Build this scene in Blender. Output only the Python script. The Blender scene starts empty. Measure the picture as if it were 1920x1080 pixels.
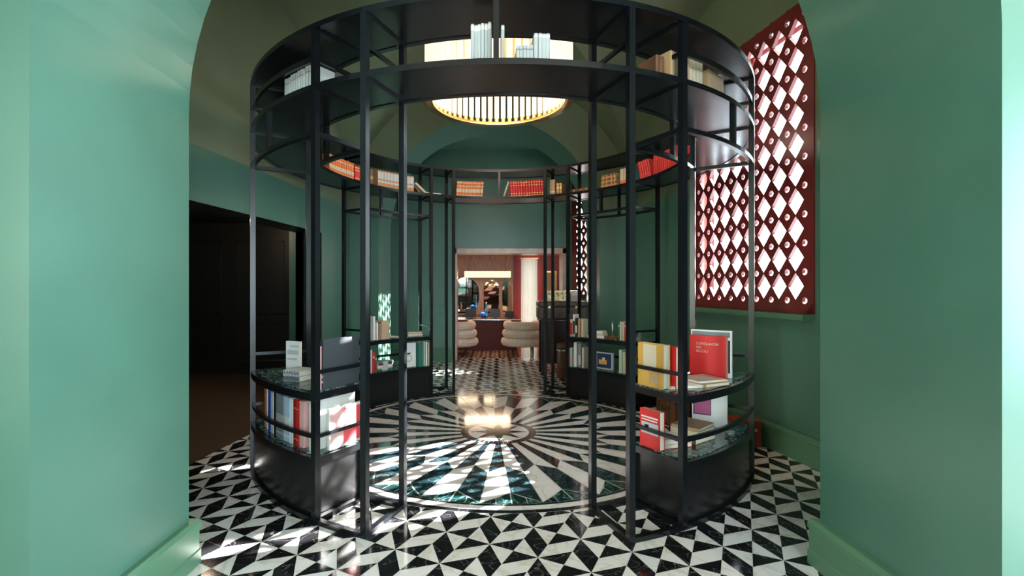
import bpy, math, random
from mathutils import Vector
random.seed(7)
SC = bpy.context.scene
COL = SC.collection
PI = math.pi
def R(d): return math.radians(d)

# ------------------------------------------------------------------ camera
cam_d = bpy.data.cameras.new('camera'); cam = bpy.data.objects.new('camera', cam_d); COL.objects.link(cam)
cam.location = (0, 0, 1.5); cam.rotation_euler = (PI/2, 0, 0)
cam_d.sensor_width = 36; cam_d.lens = 36*914.4/1920
cam_d.shift_x = 52/1920; cam_d.shift_y = -1.2/1920
cam_d.clip_start = 0.05
SC.camera = cam
# ------------------------------------------------------------------ view, world, sun, daylight
SC.view_settings.view_transform = 'Standard'; SC.view_settings.look = 'None'
SC.view_settings.exposure = 0.0; SC.view_settings.gamma = 1; SC.view_settings.use_curve_mapping = False
SC.cycles.use_denoising = True
SC.cycles.max_bounces = 10; SC.cycles.diffuse_bounces = 5; SC.cycles.glossy_bounces = 5
SC.cycles.sample_clamp_indirect = 8
W = bpy.data.worlds.new('world'); SC.world = W; W.use_nodes = True
bg = W.node_tree.nodes['Background']; bg.inputs[0].default_value = (0.74, 0.91, 1.0, 1); bg.inputs[1].default_value = 14.0
SUN_DIR = Vector((-1.7, -0.59, -1.0))
sd = bpy.data.lights.new('sun', 'SUN'); sd.energy = 95; sd.angle = R(0.6); sd.color = (1.0, 0.97, 0.92)
so = bpy.data.objects.new('sun', sd); COL.objects.link(so); so.rotation_euler = SUN_DIR.to_track_quat('-Z', 'Y').to_euler(); so.location = (9, 7, 7)
def area(name, loc, direction, sx, sy, power=0, color=(1, 1, 1), portal=False):
    d = bpy.data.lights.new(name, 'AREA'); d.shape = 'RECTANGLE'; d.size = sx; d.size_y = sy
    d.energy = power; d.color = color
    o = bpy.data.objects.new(name, d); COL.objects.link(o); o.location = loc
    o.rotation_euler = Vector(direction).to_track_quat('-Z', 'Y').to_euler()
    if portal: d.cycles.is_portal = True
    return o
area('window_portal', (3.05, 4.95, 2.6), (-1, -0.128, 0), 1.9, 2.8, portal=True)
area('window_portal', (2.75, 9.25, 2.6), (-0.82, -0.57, 0), 1.4, 2.8, portal=True)
area('south_window_daylight', (1.6, -3.45, 1.9), (0, 1, 0), 3.0, 2.6, power=110, color=(.85, .96, 1))
area('east_window_daylight', (5.95, 0.3, 1.9), (-1, 0, 0), 1.9, 2.6, power=680, color=(.76, .94, 1))
area('west_fill_light', (-3.8, -2.6, 1.9), (1, 0, 0), 1.2, 2.6, power=210, color=(1, .97, .72))  # added warm fill for the right arch jamb, no known window there

# ------------------------------------------------------------------ materials
MATS = {}
def mat(name, color, rough=0.5, metal=0.0, bump=0.0, bscale=40, var=0.0, vscale=6, coat=0.0, spec=0.5, emit=None, es=0, trans=0, color2=None, stretch=None):
    if name in MATS: return MATS[name]
    m = bpy.data.materials.new(name); m.use_nodes = True
    nt = m.node_tree; b = nt.nodes['Principled BSDF']
    c = (*color, 1)
    b.inputs['Base Color'].default_value = c; b.inputs['Roughness'].default_value = rough
    b.inputs['Metallic'].default_value = metal; b.inputs['Specular IOR Level'].default_value = spec
    b.inputs['Coat Weight'].default_value = coat; b.inputs['Coat Roughness'].default_value = 0.15
    tc = nt.nodes.new('ShaderNodeTexCoord')
    if var > 0 or color2:
        n = nt.nodes.new('ShaderNodeTexNoise'); n.inputs['Scale'].default_value = vscale; n.inputs['Detail'].default_value = 5
        if stretch:
            mp = nt.nodes.new('ShaderNodeMapping'); mp.inputs['Scale'].default_value = stretch
            nt.links.new(tc.outputs['Object'], mp.inputs[0]); nt.links.new(mp.outputs[0], n.inputs['Vector'])
        else: nt.links.new(tc.outputs['Object'], n.inputs['Vector'])
        r = nt.nodes.new('ShaderNodeValToRGB')
        r.color_ramp.elements[0].position = 0.35; r.color_ramp.elements[1].position = 0.65
        r.color_ramp.elements[0].color = (*[max(0, x*(1-var)) for x in color], 1)
        r.color_ramp.elements[1].color = (*(color2 or [min(1, x*(1+var)) for x in color]), 1)
        nt.links.new(n.outputs['Fac'], r.inputs[0]); nt.links.new(r.outputs[0], b.inputs['Base Color'])
    if bump > 0:
        n2 = nt.nodes.new('ShaderNodeTexNoise'); n2.inputs['Scale'].default_value = bscale; n2.inputs['Detail'].default_value = 4
        nt.links.new(tc.outputs['Object'], n2.inputs['Vector'])
        bp = nt.nodes.new('ShaderNodeBump'); bp.inputs['Strength'].default_value = bump; bp.inputs['Distance'].default_value = 0.01
        nt.links.new(n2.outputs['Fac'], bp.inputs['Height']); nt.links.new(bp.outputs[0], b.inputs['Normal'])
    if emit:
        b.inputs['Emission Color'].default_value = (*emit, 1); b.inputs['Emission Strength'].default_value = es
    if trans: b.inputs['Transmission Weight'].default_value = trans
    MATS[name] = m
    return m
def marble(name, base, vein, rough=0.08, scale=3.0, width=0.03, amount=1.0):
    m = bpy.data.materials.new(name); m.use_nodes = True; nt = m.node_tree; b = nt.nodes['Principled BSDF']
    tc = nt.nodes.new('ShaderNodeTexCoord')
    n = nt.nodes.new('ShaderNodeTexNoise'); n.inputs['Scale'].default_value = scale; n.inputs['Detail'].default_value = 9; n.inputs['Distortion'].default_value = 1.6
    nt.links.new(tc.outputs['Object'], n.inputs['Vector'])
    s = nt.nodes.new('ShaderNodeMath'); s.operation = 'SUBTRACT'; s.inputs[1].default_value = 0.5
    a = nt.nodes.new('ShaderNodeMath'); a.operation = 'ABSOLUTE'
    nt.links.new(n.outputs['Fac'], s.inputs[0]); nt.links.new(s.outputs[0], a.inputs[0])
    r = nt.nodes.new('ShaderNodeValToRGB'); r.color_ramp.elements[0].position = 0.0; r.color_ramp.elements[1].position = width
    mixc = [v*amount + bb*(1-amount) for v, bb in zip(vein, base)]
    r.color_ramp.elements[0].color = (*mixc, 1); r.color_ramp.elements[1].color = (*base, 1)
    nt.links.new(a.outputs[0], r.inputs[0]); nt.links.new(r.outputs[0], b.inputs['Base Color'])
    b.inputs['Roughness'].default_value = rough
    MATS[name] = m
    return m
def fabric_translucent(name, color, w):
    m = bpy.data.materials.new(name); m.use_nodes = True; nt = m.node_tree; b = nt.nodes['Principled BSDF']
    b.inputs['Base Color'].default_value = (*color, 1); b.inputs['Roughness'].default_value = 0.9
    t = nt.nodes.new('ShaderNodeBsdfTranslucent'); t.inputs[0].default_value = (*color, 1)
    mx = nt.nodes.new('ShaderNodeMixShader'); mx.inputs[0].default_value = w
    nt.links.new(b.outputs[0], mx.inputs[1]); nt.links.new(t.outputs[0], mx.inputs[2])
    nt.links.new(mx.outputs[0], nt.nodes['Material Output'].inputs[0]); MATS[name] = m
    return m
paint = mat('green_satin_paint', (0.058, 0.156, 0.114), 0.42, var=0.05, vscale=2.5, bump=0.03, bscale=3, coat=0.6)
MATS['green_satin_paint'].node_tree.nodes['Principled BSDF'].inputs['Coat Roughness'].default_value = 0.32
paint_skirt = mat('green_skirting_paint', (0.085, 0.19, 0.115), 0.3, var=0.04, vscale=3)
vaultp = mat('sage_vault_and_lit_wall_tone', (0.13, 0.165, 0.095), 0.62, var=0.06, vscale=2, bump=0.05, bscale=4)
whitep = mat('white_reveal_paint', (0.88, 0.78, 0.74), 0.5, var=0.04)
redscreen = mat('oxblood_screen_paint', (0.16, 0.012, 0.012), 0.38, var=0.1, vscale=4)
pink_marble = mat('pink_marble', (0.62, 0.38, 0.31), 0.25, color2=(0.75, 0.52, 0.44), vscale=5)
metal = mat('black_steel', (0.005, 0.006, 0.008), 0.26, var=0.15, vscale=12, spec=0.36)
panel_m = mat('black_steel_panel', (0.008, 0.008, 0.009), 0.26, var=0.1, vscale=3, spec=0.42)
white_m = marble('white_marble', (0.77, 0.745, 0.74), (0.50, 0.42, 0.34), 0.09, 2.6, 0.035, 0.5)
black_m = marble('black_marble', (0.010, 0.010, 0.012), (0.16, 0.15, 0.15), 0.09, 5.0, 0.012, 0.8)
green_m = marble('green_marble', (0.005, 0.022, 0.022), (0.12, 0.26, 0.24), 0.09, 6.0, 0.03, 0.7)
navy_m = marble('dark_teal_marble', (0.008, 0.018, 0.024), (0.06, 0.12, 0.13), 0.09, 6.0, 0.03, 0.8)
maroon_m = marble('maroon_marble', (0.035, 0.012, 0.012), (0.16, 0.07, 0.06), 0.09, 6.0, 0.02, 0.8)
shelf_m = marble('green_shelf_marble', (0.012, 0.045, 0.045), (0.30, 0.48, 0.45), 0.05, 9.0, 0.05, 0.8)
brown_floor = marble('brown_stone_floor', (0.11, 0.07, 0.045), (0.14, 0.09, 0.06), 0.16, 2.2, 0.02, 0.7)
grout = mat('pale_grout', (0.42, 0.40, 0.37), 0.35)
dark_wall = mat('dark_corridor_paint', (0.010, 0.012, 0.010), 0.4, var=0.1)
dark_wood = mat('dark_stained_wood', (0.035, 0.010, 0.008), 0.3, var=0.3, vscale=8, stretch=(1, 1, 12))
tan_wood = mat('warm_veneer', (0.36, 0.17, 0.09), 0.35, var=0.25, vscale=5, stretch=(6, 6, 1))
redwall = mat('crimson_wall_paint', (0.24, 0.022, 0.024), 0.5, var=0.06)
maroon = mat('maroon_lacquer', (0.12, 0.012, 0.012), 0.6, var=0.1)
mirror = mat('mirror_glass', (0.85, 0.87, 0.85), 0.03, metal=1.0)
boucle = mat('cream_boucle', (0.86, 0.73, 0.63), 0.95, bump=0.9, bscale=60, var=0.18, vscale=45)
gold = mat('brushed_gold', (0.80, 0.55, 0.25), 0.28, metal=1.0, var=0.05)
lampglass = mat('glowing_glass', (0.25, 0.21, 0.16), 0.3, emit=(1.0, 0.80, 0.56), es=1.35)
lampshade = mat('glowing_shade', (0.9, 0.75, 0.55), 0.6, emit=(1.0, 0.72, 0.45), es=1.3)
downl = mat('downlight_glow', (1, 0.8, 0.6), 0.4, emit=(1, 0.6, 0.4), es=3)
leather_br = mat('brown_leather', (0.13, 0.045, 0.02), 0.38, var=0.3, vscale=9, bump=0.2, bscale=70)
leather_dk = mat('dark_brown_leather', (0.075, 0.03, 0.017), 0.35, var=0.3, vscale=9, bump=0.2, bscale=70)
leather_rd = mat('red_brown_leather', (0.36, 0.045, 0.015), 0.4, var=0.2, vscale=9, bump=0.2, bscale=70)
brass = mat('brass', (0.7, 0.5, 0.25), 0.3, metal=1)
chrome = mat('chrome', (0.75, 0.75, 0.75), 0.12, metal=1)
paper = mat('book_pages', (0.66, 0.60, 0.48), 0.85, var=0.12, vscale=4, stretch=(1, 90, 1))
curtain_m = fabric_translucent('white_sheer_curtain', (0.78, 0.74, 0.66), 0.10)
def cm(name, c, rough=0.45): return mat(name, c, rough, var=0.05, vscale=7)
WHT = cm('white_cover', (0.80, 0.79, 0.76)); CRM = cm('cream_cover', (0.62, 0.52, 0.38)); REDC = cm('red_cover', (0.62, 0.02, 0.02)); DRED = cm('dark_red_cover', (0.25, 0.012, 0.012))
ORG = cm('orange_cover', (0.75, 0.16, 0.03)); BLU = cm('blue_cover', (0.03, 0.10, 0.42)); BLK = cm('black_cover', (0.012, 0.012, 0.014)); GRY = cm('charcoal_cover', (0.055, 0.062, 0.075))
GRN = cm('bottle_green_cover', (0.01, 0.16, 0.12)); TAN = cm('tan_cover', (0.42, 0.27, 0.14)); BRN = cm('brown_cover', (0.16, 0.07, 0.035)); GLD = cm('gold_cover', (0.62, 0.34, 0.07)); PNK = cm('pink_cover', (0.75, 0.42, 0.40))
PGR = cm('picture_grey', (0.22, 0.24, 0.27)); LGR = cm('pale_grey_print', (0.5, 0.52, 0.53)); SKY = cm('pale_blue_print', (0.45, 0.6, 0.75)); NVY = cm('navy_print', (0.015, 0.03, 0.10)); MAG = cm('magenta_print', (0.45, 0.09, 0.24)); TEAL = cm('teal_cover', (0.02, 0.14, 0.2)); GILT = mat('gilt_band', (0.75, 0.5, 0.2), 0.35, metal=0.6); LBR = cm('light_leather_spine', (0.50, 0.24, 0.10)); LGN = cm('pale_green_cover', (0.42, 0.55, 0.42)); CORAL = cm('coral_print', (0.85, 0.09, 0.11))

# ------------------------------------------------------------------ mesh builder
class MB:
    def __init__(s): s.v = []; s.f = []; s.mi = []; s.sm = []
    def add(s, vs, fs, mi=0, smooth=False):
        o = len(s.v); s.v += [tuple(p) for p in vs]
        for f in fs: s.f.append([i+o for i in f]); s.mi.append(mi); s.sm.append(smooth)
    def box(s, x0, x1, y0, y1, z0, z1, mi=0, faces=None):
        vs = [(x0,y0,z0),(x1,y0,z0),(x1,y1,z0),(x0,y1,z0),(x0,y0,z1),(x1,y0,z1),(x1,y1,z1),(x0,y1,z1)]
        s.add(vs, [(0,3,2,1),(4,5,6,7),(0,1,5,4),(1,2,6,5),(2,3,7,6),(3,0,4,7)], mi)
    def obox(s, c, u, v, w, mi=0):   # oriented box: centre, three half-extent vectors
        c, u, v, w = map(Vector, (c, u, v, w)); vs = []
        for sw in (-1, 1):
            for su, sv in ((-1,-1),(1,-1),(1,1),(-1,1)): vs.append(c+u*su+v*sv+w*sw)
        s.add(vs, [(0,3,2,1),(4,5,6,7),(0,1,5,4),(1,2,6,5),(2,3,7,6),(3,0,4,7)], mi)
    def bar(s, p, q, w, h, mi=0):    # horizontal or sloping bar, width w across, h vertical
        p, q = Vector(p), Vector(q); d = q-p; L = d.length; d.normalize()
        side = d.cross(Vector((0,0,1)));
        if side.length < 1e-4: side = Vector((1,0,0))
        side.normalize(); up = side.cross(d)
        s.obox((p+q)/2, d*L/2, side*w/2, up*h/2, mi)
    def lathe(s, prof, n=32, mi=0, a0=0, a1=2*PI, c=(0,0), smooth=True, caps=False):
        full = abs(a1-a0-2*PI) < 1e-6; m = n if full else n+1; vs = []
        for i in range(m):
            a = a0+(a1-a0)*i/n
            for r, z in prof: vs.append((c[0]+r*math.cos(a), c[1]+r*math.sin(a), z))
        k = len(prof); fs = []
        for i in range(n):
            j = (i+1) % m
            for t in range(k-1): fs.append((i*k+t, j*k+t, j*k+t+1, i*k+t+1))
        if caps and not full: fs.append(tuple(range(k))); fs.append(tuple((m-1)*k+t for t in reversed(range(k))))
        s.add(vs, fs, mi, smooth)
    def cyl(s, c, r, z0, z1, n=16, mi=0, r2=None):
        r2 = r if r2 is None else r2
        s.lathe([(0.0001, z0), (r, z0)], n, mi, c=c, smooth=False); s.lathe([(r, z0), (r2, z1)], n, mi, c=c); s.lathe([(r2, z1), (0.0001, z1)], n, mi, c=c, smooth=False)
    def poly(s, pts, mi=0): s.add(pts, [tuple(range(len(pts)))], mi)
    def build(s, name, mats, parent=None, loc=None, rz=0, bevel=0):
        me = bpy.data.meshes.new(name); me.from_pydata(s.v, [], s.f)
        for m in (mats if isinstance(mats, (list, tuple)) else [mats]): me.materials.append(m)
        for p, mi, sm in zip(me.polygons, s.mi, s.sm): p.material_index = mi; p.use_smooth = sm
        me.update()
        o = bpy.data.objects.new(name, me); COL.objects.link(o)
        if parent: o.parent = parent
        if loc: o.location = loc
        o.rotation_euler = (0, 0, rz)
        if bevel:
            b = o.modifiers.new('bevel', 'BEVEL'); b.width = bevel; b.segments = 2; b.limit_method = 'ANGLE'
        return o
def tag(o, label=None, cat=None, group=None, kind=None):
    if label: o['label'] = label
    if cat: o['category'] = cat
    if group: o['group'] = group
    if kind: o['kind'] = kind
    return o
def empty(name, loc, rz, label, cat, group=None):
    o = bpy.data.objects.new(name, None); COL.objects.link(o); o.location = loc; o.rotation_euler = (0, 0, rz); o.empty_display_size = 0.1
    return tag(o, label, cat, group)
def struct(o): o['kind'] = 'structure'; return o
def text(name, s, size, parent, loc, rot, m, align='CENTER', ext=0.0006):
    c = bpy.data.curves.new(name, 'FONT'); c.body = s; c.size = size; c.align_x = align; c.align_y = 'CENTER'; c.extrude = ext
    t = bpy.data.objects.new(name+'_tmp', c); COL.objects.link(t)
    me = bpy.data.meshes.new_from_object(t); bpy.data.objects.remove(t)
    me.materials.clear(); me.materials.append(m)
    o = bpy.data.objects.new(name, me); COL.objects.link(o); o.parent = parent; o.location = loc; o.rotation_euler = rot
    return o
def copy_tree(o, parent=None):
    c = o.copy(); COL.objects.link(c)
    if parent: c.parent = parent
    for ch in list(o.children): copy_tree(ch, c)
    return c

# ------------------------------------------------------------------ room geometry constants
LW = lambda y: -2.97+0.12*y                 # left wall line of the vaulted room
RW = lambda y: 3.275-0.128*y                # right wall line
AC, AR, AZ = 0.109, 1.696, 2.42             # front arch centre, radius, springing
BC, BR = 0.075, 1.70                        # back arch
Y0, Y1, Y2, Y3 = 1.70, 2.62, 7.50, 8.45     # arch wall faces
CX, CY, ROT = 0.148, 5.065, -2.0            # centre of the medallion and the round bookcase

# ------------------------------------------------------------------ floor
def clip(poly, hp):
    for (a, b, c) in hp:     # keep a*x+b*y+c >= 0
        out = []
        for i in range(len(poly)):
            p, q = poly[i], poly[(i+1) % len(poly)]
            dp, dq = a*p[0]+b*p[1]+c, a*q[0]+b*q[1]+c
            if dp >= 0: out.append(p)
            if (dp >= 0) != (dq >= 0):
                t = dp/(dp-dq); out.append((p[0]+(q[0]-p[0])*t, p[1]+(q[1]-p[1])*t))
        poly = out
        if len(poly) < 3: return []
    return poly
U = (0.26528, -0.14188); V = (-0.27586, -0.19946); O = (-0.2328, 2.9903)
PIECES = [([(0,0),(.25,.5),(1,1),(.75,.5)], 1), ([(0,0),(.5,0),(.75,.5)], 0), ([(.5,0),(1,0),(.75,.5)], 1),
          ([(1,0),(.75,.5),(1,1),(1.25,.5)], 0), ([(.5,1),(.25,.5),(1,1)], 0), ([(0,1),(.25,.5),(.5,1)], 1)]
regions = [[(0,1,3.45),(0,-1,Y1),(1,0,3.9),(-1,0,6.05)],
           [(0,1,-Y1),(0,-1,Y2),(1,-0.12,2.97+0.02),(-1,-0.128,3.275)],
           [(0,1,-Y2),(0,-1,10.40),(1,0,3.1),(-1,0,3.3)]]
fl = MB()
fl.box(-3.9, 6.05, -3.45, Y1, -0.1, -0.0006, 2)
fl.add([(LW(Y1)-.02,Y1,-.0006),(RW(Y1),Y1,-.0006),(RW(Y2),Y2,-.0006),(LW(Y2)-.02,Y2,-.0006)], [(0,1,2,3)], 2)
fl.box(-3.1, 3.3, Y2, 10.40, -0.1, -0.0006, 2)
for i in range(-30, 55):
    for j in range(-45, 40):
        cxx = O[0]+(i+.5)*U[0]+(j+.5)*V[0]; cyy = O[1]+(i+.5)*U[1]+(j+.5)*V[1]
        if not (-3.8 < cyy < 10.8 and -4.3 < cxx < 6.4): continue
        if math.hypot(cxx-CX, cyy-CY) < 1.5: continue
        for pl, mi in PIECES:
            w = [(O[0]+(i+a)*U[0]+(j+b)*V[0], O[1]+(i+a)*U[1]+(j+b)*V[1]) for a, b in pl]
            gx = sum(p[0] for p in w)/len(w); gy = sum(p[1] for p in w)/len(w)
            w = [(gx+(p[0]-gx)*.988, gy+(p[1]-gy)*.988) for p in w]
            for rg in regions:
                c = clip(w, rg)
                if len(c) >= 3: fl.poly([(x, y, 0) for x, y in c], mi)
def mp(r, a, z=0.0012): t = R(a+ROT); return (CX+r*math.sin(t), CY-r*math.cos(t), z)
def ring(mb, r0, r1, z, mi, n=144):
    for k in range(n):
        a, b = 360*k/n, 360*(k+1)/n
        mb.add([mp(r0,a,z), mp(r1,a,z), mp(r1,b,z), mp(r0,b,z)], [(0,1,2,3)], mi)
md = fl
ring(md, 0.0, 1.832, 0.0006, 2)
ring(md, 1.787, 1.830, 0.0012, 1); ring(md, 1.724, 1.784, 0.0012, 0); ring(md, 1.694, 1.721, 0.0012, 1)
g = 0.16
for k in range(24):
    a = 3.5+15*k; b, c = a+7.5, a+15
    md.poly([mp(.394,a+g), mp(.976,a+g), mp(1.118,b-g), mp(.394,b-g)], 0)           # inner white ray
    md.poly([mp(.394,b+g), mp(1.118,b+g), mp(.976,c-g), mp(.394,c-g)], 4)           # inner dark ray
    md.poly([mp(.980,a+g), mp(1.505,a+g), mp(1.675,b-g), mp(1.122,b-g)], 4)
    md.poly([mp(1.122,b+g), mp(1.675,b+g), mp(1.505,c-g), mp(.980,c-g)], 0)
    md.poly([mp(1.510,a+g), mp(1.692,a+g), mp(1.692,a+3.7), mp(1.60,a+3.7)], 3); md.poly([mp(1.603,a+3.9), mp(1.692,a+3.9), mp(1.692,b), mp(1.682,b)], 3)
    md.poly([mp(1.682,b), mp(1.692,b), mp(1.692,b+3.6), mp(1.603,b+3.6)], 3); md.poly([mp(1.60,b+3.8), mp(1.692,b+3.8), mp(1.692,c-g), mp(1.510,c-g)], 3)
for k in range(48): md.add([mp(.316,7.5*k+.3), mp(.391,7.5*k+.3), mp(.391,7.5*k+7.2), mp(.316,7.5*k+7.2)], [(0,1,2,3)], 4 if k % 2 else 5)
ring(md, 0.0, 0.314, 0.0009, 0, 48)
for k in range(8):
    a = 45*k+1.5; mi = 3 if k % 2 == 0 else 5
    md.poly([mp(0,a,.0013), mp(.125,a-22.5,.0013), mp(.312,a,.0013), mp(.125,a+22.5,.0013)], mi)
floor = struct(fl.build('floor', [white_m, black_m, grout, green_m, navy_m, maroon_m]))
# corridor floor (dark stone)
cf = MB(); cf.add([(LW(Y1)-.02,Y1,0),(LW(Y1)-.02,Y1,-.1),(LW(Y2)-.02,Y2,-.1),(LW(Y2)-.02,Y2,0),(-6.2,Y1-1.5,0),(-6.2,Y2+1,0),(LW(Y1)-.02,Y1-1.5,0),(LW(Y2)-.02,Y2+1,0)], [(0,3,5,4),(0,4,6),(3,7,5)], 0)
struct(cf.build('floor', brown_floor))

# ------------------------------------------------------------------ arched walls
ZP = 2.72  # room walls above this take the vault colour, standing in for warm light
def arch_wall(name, ya, yb, xl, xr, ztop, c, r, zs, room, n=40):
    m = MB(); prof = [(c-r, 0.0)]+[(c-r*math.cos(PI*i/n), zs+r*math.sin(PI*i/n)) for i in range(n+1)]+[(c+r, 0.0)]
    for y, flip in ((ya, False), (yb, True)):
        up = 1 if y == room else 0
        for z0, z1, mi in ((0, ZP, 0), (ZP, ztop, up)):
            m.poly([(xl,y,z0),(c-r,y,z0),(c-r,y,z1),(xl,y,z1)], mi); m.poly([(c+r,y,z0),(xr,y,z0),(xr,y,z1),(c+r,y,z1)], mi)
        for (xa, za), (xb, zb) in zip(prof[1:-2], prof[2:-1]): m.poly([(xa,y,za),(xb,y,zb),(xb,y,ztop),(xa,y,ztop)], up)
    vs = [(x,y,z) for x, z in prof for y in (ya, yb)]; k = len(prof)
    m.add(vs, [(2*i,2*i+1,2*i+3,2*i+2) for i in range(k-1)], 0, False)
    m.poly([(xl,ya,ztop),(xr,ya,ztop),(xr,yb,ztop),(xl,yb,ztop)]); m.poly([(xl,ya,0),(xl,yb,0),(xl,yb,ztop),(xl,ya,ztop)]); m.poly([(xr,ya,0),(xr,yb,0),(xr,yb,ztop),(xr,ya,ztop)])
    return struct(m.build(name, [paint, vaultp]))
arch_wall('wall_front', Y0, Y1, -3.9, 6.2, 5.2, AC, AR, AZ, Y1)
arch_wall('wall_back', Y2, Y3, -3.0, 3.2, 5.2, BC, BR, AZ, Y2)

def side_wall(name, X, thick, holes, mats=(paint,)):
    """wall along y in [Y1,Y2] under an arched lunette; X(y) line; holes: (ya,yb,za,zb)"""
    m = MB(); ys = set([Y1+(Y2-Y1)*i/60 for i in range(61)])
    for h in holes: ys |= {h[0], h[1]}
    ys = sorted(ys); yc, hy = (Y1+Y2)/2, (Y2-Y1)/2
    top = lambda y: 2.5+2.25*math.sqrt(max(0, 1-((y-yc)/hy)**2))+0.05
    for a, b in zip(ys, ys[1:]):
        mid = (a+b)/2; cuts = [(0, None)]; segs = []; z = 0
        for h in sorted([h for h in holes if h[0] <= mid <= h[1]], key=lambda h: h[2]):
            if h[2] > z: segs.append((z, h[2]))
            z = h[3]
        for z0, z1 in segs:
            for dx in (0, thick): m.poly([(X(a)+dx,a,z0),(X(b)+dx,b,z0),(X(b)+dx,b,z1),(X(a)+dx,a,z1)])
        ta, tb_ = max(z+.001, top(a)), max(z+.001, top(b))
        if z < ZP and min(ta, tb_) > ZP:
            for dx in (0, thick): m.poly([(X(a)+dx,a,z),(X(b)+dx,b,z),(X(b)+dx,b,ZP),(X(a)+dx,a,ZP)])
            z = ZP
        for dx in (0, thick): m.poly([(X(a)+dx,a,z),(X(b)+dx,b,z),(X(b)+dx,b,tb_),(X(a)+dx,a,ta)], 2 if z >= ZP else 0)
    for ya, yb, za, zb in holes:
        for y in (ya, yb): m.poly([(X(y),y,za),(X(y)+thick,y,za),(X(y)+thick,y,zb),(X(y),y,zb)], 1)
        for z in (za, zb):
            if z > 0.01: m.poly([(X(ya),ya,z),(X(ya)+thick,ya,z),(X(yb)+thick,yb,z),(X(yb),yb,z)], 1)
    return struct(m.build(name, list(mats)))
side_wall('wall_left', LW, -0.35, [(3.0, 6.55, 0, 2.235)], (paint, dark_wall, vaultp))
side_wall('wall_right', RW, 0.22, [(4.09, 5.85, 1.30, 3.87)], (paint, whitep, vaultp))
# vault
vm = MB(); N = 40; yc, hy = (Y1+Y2)/2, (Y2-Y1)/2; gs = [math.sin(PI/2*(i/N*2-1)) for i in range(N+1)]
vs = []
for v in gs:
    y = yc+hy*v; xl, xr = LW(y)-.01, RW(y)+.01
    for u in gs:
        mm = min(abs(u), abs(v)); vs.append(((xl+xr)/2+(xr-xl)/2*u, y, 2.5+2.25*math.sqrt(max(0, 1-mm*mm))))
fs = []
for j in range(N):
    for i in range(N):
        a, b, c, d = j*(N+1)+i, j*(N+1)+i+1, (j+1)*(N+1)+i+1, (j+1)*(N+1)+i
        if (i < N/2) == (j < N/2): fs += [(a,b,c),(a,c,d)]
        else: fs += [(a,b,d),(b,c,d)]
vm.add(vs, fs, 0, False)
vo = struct(vm.build('ceiling', vaultp))
rf = MB(); rf.box(-3.9, 3.9, Y0, Y3, 5.2, 5.3); struct(rf.build('ceiling', dark_wall))

# ------------------------------------------------------------------ skirting
def skirting(name, pts, side, h=0.245, m=paint_skirt):
    """pts polyline (x,y); side=+1 -> profile stands out to the left of travel"""
    prof = [(0,0),(.042,0),(.042,.075),(.036,.080),(.036,.190),(.042,.195),(.042,.222),(.030,h),(0,h)]
    m_ = MB(); rows = []
    for k, p in enumerate(pts):
        ns = []
        for a, b in ((k-1, k), (k, k+1)):
            if 0 <= a and b < len(pts):
                d = Vector((pts[b][0]-pts[a][0], pts[b][1]-pts[a][1])).normalized(); ns.append(Vector((-d.y, d.x))*side)
        n = ns[0] if len(ns) == 1 else (ns[0]+ns[1])/(1+ns[0].dot(ns[1]))
        rows.append([(p[0]+n.x*o, p[1]+n.y*o, z) for o, z in prof])
    k = len(prof)
    m_.add([q for r in rows for q in r], [(i*k+t, i*k+t+1, (i+1)*k+t+1, (i+1)*k+t) for i in range(len(pts)-1) for t in range(k-1)])
    m_.poly(rows[0]); m_.poly(rows[-1])
    return struct(m_.build(name, m))
skirting('baseboard_left', [(-3.8,Y0),(AC-AR,Y0),(AC-AR,Y1),(LW(Y1),Y1),(LW(3.0),3.0)], -1)
skirting('baseboard_right', [(6.0,Y0),(AC+AR,Y0),(AC+AR,Y1),(RW(Y1),Y1),(RW(Y2),Y2),(BC+BR,Y2),(BC+BR,Y3),(2.62,Y3)], 1)
skirting('baseboard_back', [(LW(6.55),6.55),(LW(Y2),Y2),(BC-BR,Y2),(BC-BR,Y3),(-2.9,Y3)], -1)

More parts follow.
